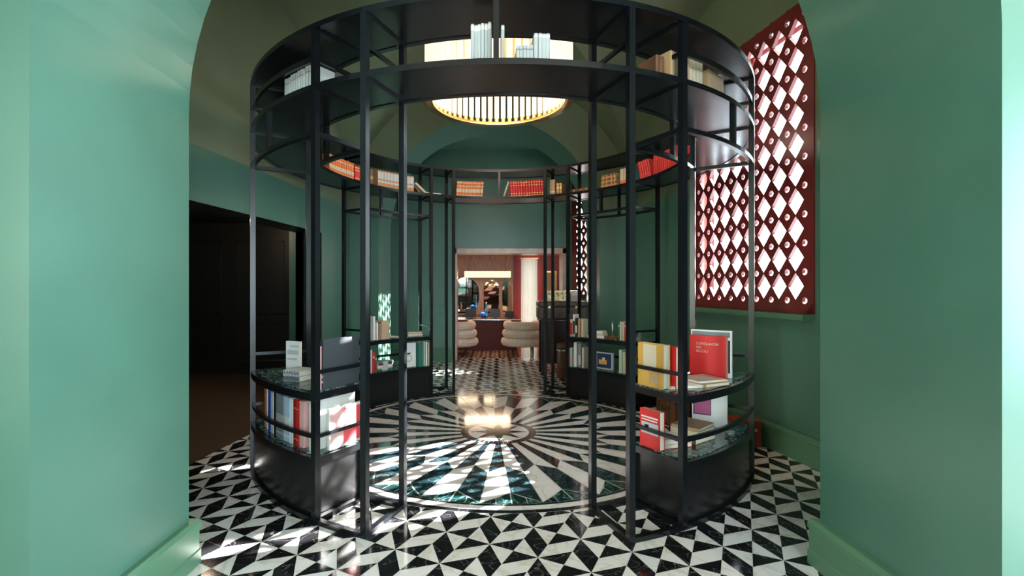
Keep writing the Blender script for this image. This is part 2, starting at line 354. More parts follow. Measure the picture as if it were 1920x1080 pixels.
# ------------------------------------------------------------------ perforated screens
def screen(name, p0, d, L, z0, z1, col0, ncol, row0, nrow, px, pz, t=0.035):
    """perforated panel: p0 start point, d unit direction (2D) along the wall, n to the room side"""
    m = MB(); n = Vector((-d[1], d[0])); P = lambda s, z, o: (p0[0]+d[0]*s+n.x*o, p0[1]+d[1]*s+n.y*o, z)
    hw, hh, cr, K = px*0.455, pz*0.475, 0.029, 12
    # the plate between the openings: each circle site owns the concave star between 4 diamonds
    for c in range(ncol):
        for r in range(nrow):
            cs, cz = col0+c*px, row0+r*pz
            # boundary of the region owned by this circle: 4 neighbours' diamond edges
            star = []
            for (sx, sz) in ((-1,-1),(1,-1),(1,1),(-1,1)):
                dc = (cs+sx*px/2, cz+sz*pz/2)                        # diamond centre
                e1 = (dc[0], dc[1]-sz*hh); e2 = (dc[0]-sx*hw, dc[1])  # its tips next to this circle
                star.append((sx, sz, e1, e2))
            # go round: start left-middle
            out = []
            (_, _, a1, a2), (_, _, b1, b2), (_, _, c1, c2), (_, _, d1, d2) = star
            def seg(p, q, k=3): return [(p[0]+(q[0]-p[0])*i/k, p[1]+(q[1]-p[1])*i/k) for i in range(k)]
            left = (cs-px/2, cz); bottom = (cs, cz-pz/2); right = (cs+px/2, cz); top = (cs, cz+pz/2)
            out = seg(a1, a2)+[a2, bottom]+seg(b2, b1)+[b1, right]+seg(c1, c2)+[c2, top]+seg(d2, d1)+[d1, left]
            K2 = len(out)
            hole = [(cs+cr*math.cos(math.atan2((z-cz)*1.0, s-cs)), cz+cr*math.sin(math.atan2((z-cz)*1.0, s-cs))) for s, z in out]
            for off in (0, t):
                vs = [P(s, z, off) for s, z in out]+[P(s, z, off) for s, z in hole]
                m.add(vs, [(i, (i+1) % K2, K2+(i+1) % K2, K2+i) for i in range(K2)], 0)
            vs = [P(s, z, 0) for s, z in hole]+[P(s, z, t) for s, z in hole]
            m.add(vs, [(i, (i+1) % K2, K2+(i+1) % K2, K2+i) for i in range(K2)], 1, True)
    for c in range(ncol-1):
        for r in range(nrow-1):
            cs, cz = col0+(c+.5)*px, row0+(r+.5)*pz
            q = [(cs-hw,cz),(cs,cz-hh),(cs+hw,cz),(cs,cz+hh)]
            vs = [P(s, z, 0) for s, z in q]+[P(s, z, t) for s, z in q]
            m.add(vs, [(i, (i+1) % 4, 4+(i+1) % 4, 4+i) for i in range(4)], 1)
    # margins: fill around the lattice (solid), left, right, bottom, top
    s0, s1 = col0-px/2, col0+(ncol-.5)*px; za, zb = row0-pz/2, row0+(nrow-.5)*pz
    return m, P, (s0, s1, za, zb), (hw, hh)
def make_screen(name, p0, d, L, z0, z1, col0, ncol, row0, nrow, label, px=0.2005, pz=0.2467, t=0.035):
    # edge sites must not open past the border: rebuild the border with plain strips over the outermost half cells
    m, P, (s0, s1, za, zb), (hw, hh) = screen(name, p0, d, L, z0, z1, col0, ncol, row0, nrow, px, pz, t)
    ca, cb, ra, rb = col0, col0+(ncol-1)*px, row0, row0+(nrow-1)*pz
    def filler(pts):
        pts = [(min(max(a_, 0), L), min(max(b_, z0), z1)) for a_, b_ in pts]
        for off in (0, t): m.poly([P(s, z, off) for s, z in pts])
    # half-diamond notches left open at the border: close them
    for r in range(nrow+1):
        cz = ra+(r-.5)*pz
        for cs, sg in ((ca-px/2, 1), (cb+px/2, -1)): filler([(cs, max(cz-hh, za)), (cs+sg*hw, cz), (cs, min(cz+hh, zb))])
    for c in range(ncol+1):
        cs = ca+(c-.5)*px
        for cz, sg in ((ra-pz/2, 1), (rb+pz/2, -1)): filler([(max(cs-hw, s0), cz), (cs, cz+sg*hh), (min(cs+hw, s1), cz)])
    x = [(0, s0), (s1, L)]
    for a, b in x:
        if b-a > 0.0005: filler([(a,z0),(b,z0),(b,z1),(a,z1)])
    if za-z0 > 0.0005: filler([(s0,z0),(s1,z0),(s1,za),(s0,za)])
    if z1-zb > 0.0005: filler([(s0,zb),(s1,zb),(s1,z1),(s0,z1)])
    for a, b in (((0,z0),(L,z0)),((L,z0),(L,z1)),((L,z1),(0,z1)),((0,z1),(0,z0))):
        m.poly([P(*a, 0), P(*b, 0), P(*b, t), P(*a, t)])
    return tag(m.build(name, [redscreen, redscreen]), label, 'window screen')
dl = math.hypot(1, .128); dR = (0.128/dl*1, -1/dl)        # along the right wall toward the viewer
ps = (RW(5.885)-0.012, 5.885)                             # far end of the large screen
Ls = (5.885-4.06)*dl
make_screen('lattice_window_screen', ps, dR, Ls, 1.275, 3.965, (5.885-5.750)*dl, 9, 1.387, 11,
            'tall oxblood red window screen pierced with diamonds and dots beside the round bookcase')
sl = MB(); sc_ = Vector(dR); nn = Vector((dR[1], -dR[0]))
pm = Vector((RW(4.97), 4.97)) + nn*0.055
sl.obox((pm.x, pm.y, 1.247), (dR[0]*.91, dR[1]*.91, 0), (nn.x*.055, nn.y*.055, 0), (0, 0, .024))
struct(sl.build('trim_1', paint_skirt))
# window frame behind the large screen
wf = MB(); px_ = lambda y: RW(y)+0.17
for y in (4.12, 5.08, 5.82): wf.box(px_(y)-.03, px_(y)+.03, y-.03, y+.03, 1.30, 3.87)
for z in (1.32, 3.85): wf.bar((px_(4.13), 4.13, z), (px_(5.77), 5.77, z), .05, .05)
struct(wf.build('window_1', redscreen))

# ------------------------------------------------------------------ alcove behind the back arch
al = MB(); XD0, XD1, ZD = -0.62, 1.71, 2.30
al.poly([(-3.1,10,0),(XD0,10,0),(XD0,10,4.5),(-3.1,10,4.5)]); al.poly([(XD0,10,ZD),(XD1,10,ZD),(XD1,10,4.5),(XD0,10,4.5)])
al.poly([(-3.1,10.4,0),(XD0,10.4,0),(XD0,10.4,4.5),(-3.1,10.4,4.5)]); al.poly([(XD0,10.4,ZD),(XD1,10.4,ZD),(XD1,10.4,4.5),(XD0,10.4,4.5)])
al.poly([(XD1,10,0),(2.2,10,0),(2.2,10,4.5),(XD1,10,4.5)]); al.poly([(XD1,10.4,0),(3.4,10.4,0),(3.4,10.4,4.5),(XD1,10.4,4.5)])
struct(al.build('wall_north', paint))
aw = MB(); aw.box(-3.2, -3.0, Y3, 10.4, 0, 4.5); struct(aw.build('wall_left', paint))
ac = MB(); ac.box(-3.2, 3.4, Y3, 10.4, 4.33, 4.5); struct(ac.build('ceiling', paint))
# chamfered window wall on the right of the alcove
cd = Vector((0.574, -0.819)); c0 = Vector((XD1, 10.0)); cn = Vector((0.819, 0.574))
cw = MB()
def cwq(s0, s1, z0, z1, o, mi=0):
    a, b = c0+cd*s0+cn*o, c0+cd*s1+cn*o
    cw.poly([(a.x,a.y,z0),(b.x,b.y,z0),(b.x,b.y,z1),(a.x,a.y,z1)], mi)
for o in (0, .16):
    cwq(0, .25, 0, 4.5, o); cwq(1.45, 1.95, 0, 4.5, o); cwq(.25, 1.45, 0, 1.30, o); cwq(.25, 1.45, 3.87, 4.5, o)
for s in (.25, 1.45):
    a, b = c0+cd*s, c0+cd*s+cn*.16; cw.poly([(a.x,a.y,1.30),(b.x,b.y,1.30),(b.x,b.y,3.87),(a.x,a.y,3.87)], 1)
for z in (1.30, 3.87):
    a, b, c, d = c0+cd*.25, c0+cd*1.45, c0+cd*1.45+cn*.16, c0+cd*.25+cn*.16; cw.poly([(q.x,q.y,z) for q in (a,b,c,d)], 1)
struct(cw.build('wall_right', [paint, whitep]))
p2 = c0+cd*.13-cn*0.012
make_screen('lattice_window_screen', (p2.x, p2.y), (cd.x, cd.y), 1.45, 1.275, 3.965, .125, 7, 1.387, 11,
            'smaller looking red pierced screen far off behind the stacked trunks, right of the doorway')
# panel mouldings on the alcove wall left of the door
pmn = MB()
for x0, x1 in ((-2.55, -1.55), (-1.32, -0.86)):
    for z0, z1 in ((0.42, 0.95), (1.12, 2.75)):
        for a, b in (((x0,z0),(x1,z0)),((x1,z0),(x1,z1)),((x1,z1),(x0,z1)),((x0,z1),(x0,z0))):
            pmn.box(min(a[0],b[0])-.012, max(a[0],b[0])+.012, 9.985, 10.002, min(a[1],b[1])-.012, max(a[1],b[1])+.012)
struct(pmn.build('trim_2', paint))
skirting('baseboard_back', [(-2.9,10),(XD0-.02,10)], -1)
# doorway surround in pink marble
df = MB()
df.box(XD0-.0, XD0+.06, 9.965, 10.42, 0, ZD); df.box(XD1-.11, XD1, 9.965, 10.42, 0, ZD); df.box(XD0, XD1, 9.965, 10.42, ZD-.11, ZD)
struct(df.build('door_1', pink_marble, bevel=.006))

# ------------------------------------------------------------------ corridor on the left
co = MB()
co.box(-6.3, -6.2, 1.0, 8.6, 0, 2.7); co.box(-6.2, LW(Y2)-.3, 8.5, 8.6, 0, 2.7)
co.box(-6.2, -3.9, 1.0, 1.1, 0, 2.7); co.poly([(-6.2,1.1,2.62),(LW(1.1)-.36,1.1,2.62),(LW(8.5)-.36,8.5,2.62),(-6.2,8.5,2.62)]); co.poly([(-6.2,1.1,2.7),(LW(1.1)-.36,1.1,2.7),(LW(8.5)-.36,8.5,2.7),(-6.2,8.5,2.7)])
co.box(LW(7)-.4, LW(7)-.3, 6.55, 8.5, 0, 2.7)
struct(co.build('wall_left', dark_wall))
cdp = MB()
for x0 in (-5.4, -4.3):
    for z0, z1 in ((.35, .9), (1.05, 2.3)):
        for a, b in (((x0,z0),(x0+.8,z0)),((x0+.8,z0),(x0+.8,z1)),((x0+.8,z1),(x0,z1)),((x0,z1),(x0,z0))):
            cdp.box(min(a[0],b[0])-.012, max(a[0],b[0])+.012, 8.48, 8.5, min(a[1],b[1])-.012, max(a[1],b[1])+.012)
struct(cdp.build('trim_3', dark_wall))
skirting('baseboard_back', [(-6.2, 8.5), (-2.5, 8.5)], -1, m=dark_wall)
lo = MB(); lo.cyl((0,0), .05, 0, .02, 20, 0); 
dlo = empty('recessed_downlight', (-3.72, 6.45, 2.6), 0, 'small recessed downlight glowing in the dark corridor ceiling at left', 'ceiling light')
lo.build('lens', downl, dlo); lr = MB(); lr.lathe([(.05,0),(.065,0),(.065,.02),(.05,.02),(.05,0)], 20); lr.build('trim_ring', chrome, dlo)
dl_ = bpy.data.lights.new('downlight_light', 'POINT'); dl_.energy = 26; dl_.color = (1, .72, .5); dl_.shadow_soft_size = .12
dlo_ = bpy.data.objects.new('downlight_light', dl_); COL.objects.link(dlo_); dlo_.location = (-3.72, 6.45, 2.5)
dr_ = MB(); dr_.box(-6.195, -6.15, 4.6, 5.5, 0, 2.1); 

# ------------------------------------------------------------------ ante-room behind the camera
an = MB()
def wall_with_hole(m, axis, pos, a0, a1, z1, h0, h1, hz0, hz1, t):
    for q in ((a0,h0,0,z1),(h1,a1,0,z1),(h0,h1,0,hz0),(h0,h1,hz1,z1)):
        if axis == 'y': m.box(q[0], q[1], pos, pos+t, q[2], q[3])
        else: m.box(pos, pos+t, q[0], q[1], q[2], q[3])
wall_with_hole(an, 'y', -3.65, -3.9, 6.2, 4.2, 0.1, 3.1, .6, 3.2, .2)
wall_with_hole(an, 'x', 6.05, -3.65, Y0, 4.2, -0.7, 1.3, .6, 3.2, .2)
wall_with_hole(an, 'x', -4.1, -3.65, Y0, 4.2, -3.2, -2.0, .6, 3.2, .2)  # west opening added only to go with the fill light
struct(an.build('wall_south', paint))
at = MB(); at.box(-4.1, 6.25, -3.65, Y0, 4.2, 4.3); struct(at.build('ceiling', mat('warm_ceiling_paint', (0.55, 0.48, 0.38), 0.7, var=.03)))
aw2 = MB()
for x in (.1, 1.1, 2.1, 3.1): aw2.box(x-.03, x+.03, -3.58, -3.52, .6, 3.2)
for y in (-.7, .3, 1.3): aw2.box(6.12, 6.18, y-.03, y+.03, .6, 3.2)
aw2.box(.1, 3.1, -3.58, -3.52, 2.3, 2.36); aw2.box(6.12, 6.18, -.7, 1.3, 2.3, 2.36)
struct(aw2.build('window_2', dark_wood))

# ------------------------------------------------------------------ round steel bookcase
RO, RI = 2.308, 1.877
ZA, ZB, ZC = 3.140, 2.755, 2.465            # undersides of the three upper levels
Z1, Z2 = 0.42, 0.83                         # marble shelf tops
KB = empty('round_bookcase', (CX, CY, 0), R(ROT), 'huge round black steel bookcase standing over the circular floor medallion', 'bookcase')
def kp(r, a, z=0): t = R(a); return (r*math.sin(t), -r*math.cos(t), z)     # local to KB
def arc_bar(r, a0, a1, z0, z1, w=0.04, m=metal, name='rail', parent=KB, mi=0):
    mb = MB(); n = max(4, int(abs(a1-a0)/2.5)); full = abs(a1-a0) >= 359.9; vs = []
    for i in range(n if full else n+1):
        a = a0+(a1-a0)*i/n
        vs += [kp(r-w/2, a, z0), kp(r+w/2, a, z0), kp(r+w/2, a, z1), kp(r-w/2, a, z1)]
    c = len(vs)//4; fs = []
    for i in range(n):
        j = (i+1) % c
        for t in range(4): fs.append((i*4+t, j*4+t, j*4+(t+1) % 4, i*4+(t+1) % 4))
    mb.add(vs, fs, 0)
    if not full: mb.add([vs[k] for k in (0,1,2,3)], [(0,1,2,3)]); mb.add([vs[-4+k] for k in (0,1,2,3)], [(0,1,2,3)])
    return mb.build(name, m, parent)
def annulus(r0, r1, a0, a1, z0, z1, name, m, parent=KB): return arc_bar((r0+r1)/2, a0, a1, z0, z1, r1-r0, m, name, parent)
def post(r, a, z0, z1, w=0.04, name='post'):
    mb = MB(); t = R(a); u = Vector((math.cos(t), math.sin(t), 0)); v = Vector((math.sin(t), -math.cos(t), 0)); p = Vector(kp(r, a, (z0+z1)/2))
    mb.obox(p, u*w/2, v*w/2, (0, 0, (z1-z0)/2)); return mb.build(name, metal, KB)
def radial(a, z0, z1, w=0.04, name='cross_beam', r0=None, r1=None):
    mb = MB(); t = R(a); u = Vector((math.cos(t), math.sin(t), 0)); v = Vector((math.sin(t), -math.cos(t), 0))
    r0 = RI+.02 if r0 is None else r0; r1 = RO-.02 if r1 is None else r1
    p = Vector(kp((r0+r1)/2, a, (z0+z1)/2)); mb.obox(p, u*w/2, v*(r1-r0)/2, (0, 0, (z1-z0)/2)); return mb.build(name, metal, KB)
A_POST = (20, 30, 60, 120, 150, 160, -20, -30, -60, -120, -150, -160)
for a in A_POST:
    for r in (RO, RI): post(r, a, 0, ZA)
for a in (0, 180, 90, -90):
    for r in (RO, RI):
        if a == 0 and r == RI: continue
        post(r, a, ZB+.03, ZA, .032, 'short_post')
for a in (45, -45, 135, -135):
    for r in (RO, RI): post(r, a, ZC+.03, ZB, .034, 'short_post')
# upper levels
for z in (ZA, ZB):
    annulus(RI+.018, RO-.018, 0, 360, z+.006, z+.022, 'ring_shelf', panel_m)
    arc_bar(RO, 0, 360, z, z+.035, .038, name='ring_rail'); arc_bar(RI, 0, 360, z, z+.035, .038, name='ring_rail')
    for a in A_POST: radial(a, z-.012, z+.022)
for a in (20, 30, 60, -20, -30, -60): radial(a, ZB+.19, ZB+.215, .022)
for a0 in (30, -60): arc_bar(RO, a0, a0+30, ZB+.185, ZB+.22, .02)
SEC = ((30, 60), (120, 150), (-60, -30), (-150, -120))
for a0, a1 in SEC:
    for r in (RO, RI): arc_bar(r, a0, a1, ZC, ZC+.03, .034)
    for a in (a0, a1): radial(a, ZC, ZC+.03, .03)
    # base cupboards with marble shelves
    arc_bar(RO, a0, a1, 0.0, .035, .04, name='base_rail'); arc_bar(RI, a0, a1, 0.0, .035, .04, name='base_rail')
    bs = MB(); n = 14; e = .7
    for r in (RO-.004, RI+.004):
        for i in range(n):
            b0 = a0+e+(a1-a0-2*e)*i/n; b1 = a0+e+(a1-a0-2*e)*(i+1)/n
            bs.poly([kp(r, b0, .03), kp(r, b1, .03), kp(r, b1, Z1-.02), kp(r, b0, Z1-.02)])
    for b in (a0+e, a1-e): bs.poly([kp(RI, b, .03), kp(RO, b, .03), kp(RO, b, Z1-.02), kp(RI, b, Z1-.02)])
    bs.build('base_cabinet', panel_m, KB)
    for z in (Z1, Z2):
        annulus(RI+.02, RO-.02, a0+.3, a1-.3, z-.018, z, 'marble_shelf', shelf_m)
        arc_bar(RO, a0, a1, z-.055, z-.005, .034, name='shelf_rail'); arc_bar(RI, a0, a1, z-.055, z-.005, .034, name='shelf_rail')
        for a in (a0, a1): radial(a, z-.05, z-.005, .034)
    arc_bar(RO, a0, a1, Z1+.115, Z1+.145, .02)
    for a in (a0, a1): radial(a, Z1+.115, Z1+.14, .02); radial(a, Z2+.115, Z2+.14, .02)
# floor rails tying the paired posts of each opening
for a0, a1 in ((20, 30), (-30, -20), (150, 160), (-160, -150)):
    for r in (RO, RI): arc_bar(r, a0, a1, 0, .03, .036, name='base_rail')
for a in A_POST: radial(a, 0, .03, .036)

# ------------------------------------------------------------------ chandelier
CH = empty('chandelier', (CX+.0, CY, 3.42), 0, 'big round chandelier of glowing glass rods hanging above the round bookcase', 'chandelier')
cr_ = MB(); RC = 0.735
cr_.lathe([(RC-.05,.0),(RC+.04,.0),(RC+.045,.012),(RC+.04,.028),(RC-.05,.028),(RC-.05,.0)], 72)
for i in range(60):
    a = 2*PI*i/60; cr_.lathe([(.02,.028),(.027,.05),(.022,.085),(.026,.10)], 8, c=(RC*math.cos(a), RC*math.sin(a)))
cr_.build('gold_ring', gold, CH)
ct = MB(); ct.lathe([(.0001,.70),(RC-.1,.70),(RC+.02,.66),(RC+.03,.60),(RC-.02,.60),(RC-.03,.64),(RC-.12,.67),(.0001,.67)], 72); ct.build('canopy', gold, CH)
tb = MB(); tb.lathe([(.0001,.08),(.027,.085),(.027,.60),(.0001,.605)], 10)
tp = tb.build('glass_rod', lampglass, CH, (RC, 0, 0))
for i in range(1, 60):
    a = 2*PI*i/60; c = tp.copy(); COL.objects.link(c); c.parent = CH; c.location = (RC*math.cos(a), RC*math.sin(a), 0)
rod = MB(); rod.cyl((0,0), .02, .70, 1.33, 12); rod.build('stem', gold, CH)
pl = bpy.data.lights.new('chandelier_light', 'POINT'); pl.energy = 62; pl.color = (1, .82, .62); pl.shadow_soft_size = .25
po = bpy.data.objects.new('chandelier_light', pl); COL.objects.link(po); po.location = (CX, CY, 3.72)

# ------------------------------------------------------------------ books
def K(a, r, z):    # world position on the bookcase
    t = R(a+ROT); return (CX+r*math.sin(t), CY-r*math.cos(t), z)
OUT = lambda a: R(a+ROT)+PI/2; INW = lambda a: R(a+ROT)-PI/2     # spine facing outward / inward (standing)
def book_shape(w, h, t, flat=False, bands=None):
    """cover (slots: 0 cover, 1 band/spine print) and pages; spine at -x; flat: cover w x h lying, thickness up"""
    c = MB(); p = MB(); b = .0025
    if flat: m = lambda x0, x1, y0, y1, z0, z1, M, mi=0: M.box(x0, x1, z0-h/2, z1-h/2, y0+t/2, y1+t/2, mi)
    else: m = lambda x0, x1, y0, y1, z0, z1, M, mi=0: M.box(x0, x1, y0, y1, z0, z1, mi)
    m(-w/2, w/2, -t/2, -t/2+b, 0, h, c); m(-w/2, w/2, t/2-b, t/2, 0, h, c); m(-w/2, -w/2+b, -t/2+b, t/2-b, 0, h, c)
    if bands:
        for z0, z1 in bands: m(-w/2-.0012, -w/2, -t/2, t/2, h*z0, h*z1, c, 1)
    m(-w/2+b, w/2-.004, -t/2+b, t/2-b, .004, h-.004, p)
    return c, p
def book(label, a, r, z, w, h, t, m, face=None, flat=False, bands=None, bm=None, yaw=0, title=None, tm=None, ts=.02, art=None, group=None, pm=paper, cat='book', loc=None, name='book', lean=0):
    e = empty(name, loc or K(a, r, z+.0005), (face if face is not None else 0)+R(yaw), label, cat, group)
    if lean: e.rotation_mode = 'ZYX'; e.rotation_euler = (0, R(lean), e.rotation_euler[2]) if False else e.rotation_euler
    c, p = book_shape(w, h, t, flat, bands)
    c.build('cover', [m, bm or m], e, bevel=0); p.build('pages', pm, e)
    if title and not flat:
        for k, (s, x, zz) in enumerate(title): text('title', s, ts, e, (x*w, -t/2-.0008, zz*h), (PI/2, 0, 0), tm or BLK, 'LEFT')
    if art:
        for k, (x0, x1, z0, z1, am) in enumerate(art):
            q = MB()
            if flat: q.box(x0*w, x1*w, (z0-.5)*h, (z1-.5)*h, t, t+.0008+.0004*k)
            else: q.box(x0*w, x1*w, -t/2-.0008-.0004*k, -t/2, z0*h, z1*h)
            q.build('cover_print', am, e)
    return e
FT = R(ROT)
L_END = R(-30+ROT)+PI/2       # cover faces the front opening, left side
R_END = R(30+ROT)-PI/2
T2, T1 = Z2, Z1
# --- left front, top shelf
book('white paperback standing upright behind the thick lettered volumes on the left marble top', -47.2, 2.10, T2, .135, .262, .02, WHT, face=R(-22), title=[('TESTO', .12, .12)], tm=LGR, ts=.016,
     art=[(-.4,.4,.62,.74,LGR),(-.2,.42,.84,.88,LGR),(-.4,.3,.46,.52,LGR)])
for k, lab in enumerate(('lower of two thick grey books with black block lettering, left of the dark portfolio', 'upper of two thick grey books with black block lettering, left of the dark portfolio')):
    e = book(lab, -42.5, 2.13, T2+k*.039, .16, .15, .038, PGR if k == 0 else LGR, face=R(-22)+PI/2, flat=True)
    text('title', 'KAMERA', .036, e, (-.0812, 0, .019), (PI/2, 0, -PI/2), BLK)
book('cream and pink edged book standing just left of the dark portfolio', -31.2, 2.262, T2, .055, .285, .03, PNK, face=L_END)
book('white book with black spine labels squeezed beside the dark portfolio', -32.4, 2.225, T2, .07, .26, .018, WHT, face=L_END, bands=[(.05,.4)], bm=BLK)
book('large charcoal portfolio standing upright on the left marble top', -31.4, 2.06, T2, .315, .325, .026, GRY, face=L_END, bands=[(.12,.16),(.22,.28)], bm=WHT)
# --- left front, lower shelf: spines outward
spec = [(-53.2,1.6,.30,ORG,'orange spined book at the left end of the lower left shelf'),(-51.6,1.2,.30,WHT,'thin white book beside the orange spined one on the lower left shelf'),
        (-49.8,1.9,.31,BLU,'blue spined book on the lower left shelf'),(-47.9,1.5,.30,WHT,'white book between the blue and the black one on the lower left shelf'),
        (-46.4,1.2,.31,BLK,'black spined book next to the grey picture volume on the lower left shelf'),(-43.9,3.6,.31,PGR,'very thick grey volume with a photographic spine on the lower left shelf'),
        (-40.8,2.2,.31,SKY,'pale blue spined book with a street photograph on the lower left shelf'),(-39.1,.9,.31,WHT,'white spined book right of the pale blue one on the lower left shelf'),
        (-38.1,.9,.31,DRED,'dark red spined book on the lower left shelf, right of a white one'),(-37.1,.9,.305,REDC,'brighter red spined book on the lower left shelf'),(-35.8,1.4,.31,PNK,'pale pink spined book nearest the corner post on the lower left shelf')]
for a, t, h, m, lab in spec:
    book(lab, a, 2.13, T1, .24, h, R(t)*2.03, m, face=OUT(a), bands=[(.1,.14),(.3,.55)] if t > 2 else ([(.80,.83),(.12,.15)] if m in (ORG, DRED, REDC) else None), bm={ORG:CRM,PGR:LGR,SKY:WHT,DRED:GILT,REDC:GILT}.get(m, LGR))
book('big white art book with its blank cover toward the front opening, lower left shelf', -32.9, 2.08, T1, .37, .33, .03, WHT, face=L_END)
book('coral red and white patterned book at the front end of the lower left shelf', -30.9, 2.03, T1, .30, .27, .022, WHT, face=L_END, art=[(-.48,-.02,.03,.97,PNK),(-.1,.46,.06,.94,CORAL)])
# --- left back bookcase (seen from inside)
book('tall white book pair half hidden by the front post on the far left marble top', -124.2, 1.99, T2, .15, .30, .03, WHT, face=INW(-124))
book('shorter white book beside the tan bottle carton on the far left marble top', -125.6, 1.98, T2, .14, .22, .022, WHT, face=INW(-125.6))
wb = empty('bottle_carton', K(-128.5, 1.95, T2), R(-35), 'tan cardboard carton with a small dark crest standing on the far left marble top', 'box')
q = MB(); q.box(-.075, .075, -.065, .065, 0, .235); q.build('carton_body', cm('kraft_card', (.52,.36,.24), .7), wb, bevel=.002)
q = MB(); q.box(-.078, .078, -.068, .068, .19, .238); q.build('carton_lid', cm('kraft_card_lid', (.56,.40,.27), .7), wb)
q = MB(); q.poly([(-.076,.025,.07),(-.076,-.025,.07),(-.076,-.012,.10),(-.076,0,.088),(-.076,.012,.10)]); q.build('crest', BLK, wb)
q = MB(); q.box(.01,.03,-.0695,-.068,.205,.225); q.box(.04,.06,-.0695,-.068,.205,.225); q.build('handling_mark', BLK, wb)
book('thin white leaflets lying behind the tan carton on the far left marble top', -136.5, 2.06, T2, .19, .13, .008, WHT, face=R(-20), flat=True)
book('lower brown book of the little pile on the far left marble top', -145.2, 2.05, T2, .20, .15, .035, BRN, face=R(12), flat=True, bands=[(.1,.2)], bm=GILT)
book('cream book on top of the little pile on the far left marble top', -145.2, 2.05, T2+.036, .19, .14, .022, TAN, face=R(8), flat=True)
for a, t, h, m, lab in [(-122.6,.03,.29,LGR,'pale grey book at the left end of the far left lower shelf'),(-123.8,.03,.255,REDC,'red book second from the left on the far left lower shelf'),(-124.9,.024,.22,BRN,'short brown book third from the left on the far left lower shelf')]:
    book(lab, a, 1.99, T1, .16, h, t, m, face=INW(a), bands=[(.7,.8)], bm=LGR)
zz = T1
for k, (m, t, w, lab) in enumerate([(GRN,.022,.22,'bottom dark green book'),(CRM,.020,.24,'cream book just above the bottom one'),(WHT,.022,.23,'white book in the middle'),(DRED,.024,.21,'dark red book second from the top'),(TEAL,.022,.20,'teal book at the top')]):
    book(lab+' of the low pile, far left lower shelf', -130.2, 2.02, zz, .15, w, t, m, face=INW(-130), flat=True, yaw=(k*7) % 11-5, bands=[(.3,.7)], bm=LGR); zz += t+.001
eb = book('white book with a round black bird emblem facing out on the far left lower shelf', -141.0, 1.955, T1, .205, .325, .03, WHT, face=R(-141+ROT)+PI)
q = MB(); q.lathe([(.040,0),(.046,0)], 28); o = q.build('emblem', BLK, eb, (-.005, -.0165, .12)); o.rotation_euler = (PI/2, 0, 0)
q = MB(); q.poly([(-.055,-.0166,.19),(.02,-.0166,.195),(.025,-.0166,.18),(-.01,-.0166,.17),(-.045,-.0166,.178)])
q.build('emblem_bird', BLK, eb)
for a, t, h, m, lab in [(-145.6,.06,.315,GRN,'thick bottle green book beside the white emblem book'),(-147.3,.018,.33,LGN,'pale green book right of the bottle green one'),(-148.3,.024,.325,WHT,'first white spined book at the right end of the far left lower shelf'),(-149.2,.02,.315,CRM,'cream spined book ending the far left lower shelf row')]:
    book(lab, a, 1.99, T1, .17, h, t*.9, m, face=INW(a))
# --- right back bookcase
for a, t, h, m, lab, bd, bmm in [(149.0,.032,.235,CRM,'cream and red book at the left end of the far right marble top',[(.1,.8)],REDC),(147.9,.022,.30,WHT,'tall white book with black marks on the far right marble top',[(.12,.7)],BLK),(146.9,.024,.25,BLK,'black book with white letters on the far right marble top',[(.2,.6)],WHT),
        (145.6,.04,.245,TAN,'wide tan book on the far right marble top',None,None),(144.2,.03,.24,CRM,'sand coloured book beside the wide tan one on the far right marble top',None,None)]:
    book(lab, a, 1.99, T2, .15, h, t*.93, m, face=INW(a), bands=bd, bm=bmm)
for k, (m, lab) in enumerate([(WHT,'bottom white box of the small white pile'),(CRM,'cream layer in the middle of the small white pile'),(WHT,'topmost small white block of the white pile')]):
    book(lab+' on the far right marble top', 138.5-.8*k, 1.99, T2+.031*k, .12, .25-.08*k, .03, m, face=INW(138.5), flat=True)
ht = empty('wooden_tray', K(131.8, 1.99, T2), R(131+ROT), 'small dark brown tray with a feather quill on the far right marble top', 'tray')
q = MB(); q.box(-.10,.10,-.06,.06,0,.012); q.box(-.10,.10,-.06,-.05,.012,.035); q.box(-.10,.10,.05,.06,.012,.035); q.box(-.10,-.09,-.05,.05,.012,.035); q.box(.09,.10,-.05,.05,.012,.035); q.build('tray_body', BRN, ht, bevel=.002)
qf = empty('feather_quill', K(132.2, 1.99, T2+.013), R(20), 'pale upright feather quill standing in the brown tray', 'quill')
q = MB(); q.cyl((0,0), .0022, 0, .10, 8); q.build('shaft', CRM, qf)
q = MB(); q.add([(0,0,.07),(.016,.002,.12),(.014,.003,.17),(.004,.004,.215),(-.006,.003,.17),(-.004,.002,.11),(0,-.004,.14)], [(0,1,6),(1,2,6),(2,3,6),(3,4,6),(4,5,6),(5,0,6),(0,5,4,3,2,1)]); q.build('vane', WHT, qf)
for a, t, h, m, lab in [(127.6,.024,.225,GRN,'green edged book at the left of the red one on the far right marble top'),(126.7,.03,.235,CRM,'cream book between the green edged and the red ones'),(125.6,.026,.23,CRM,'second cream book touching the red one on the far right marble top'),(124.2,.05,.23,REDC,'thick red book on the far right marble top')]:
    book(lab, a, 1.99, T2, .15, h, t*.93, m, face=INW(a), bands=[(.75,.85)], bm=LGR)
gl = empty('glass_jar', K(121.3, 2.03, T2), 0, 'small clear glass jar at the near end of the far right marble top', 'jar')
q = MB(); q.lathe([(.0001,.002),(.03,.002),(.032,.01),(.032,.09),(.026,.10),(.026,.115)], 20); q.build('jar_body', mat('clear_glass', (.8,.85,.85), .05, trans=.9), gl); q = MB(); q.cyl((0,0), .03, .115, .13, 20); q.build('lid', chrome, gl)
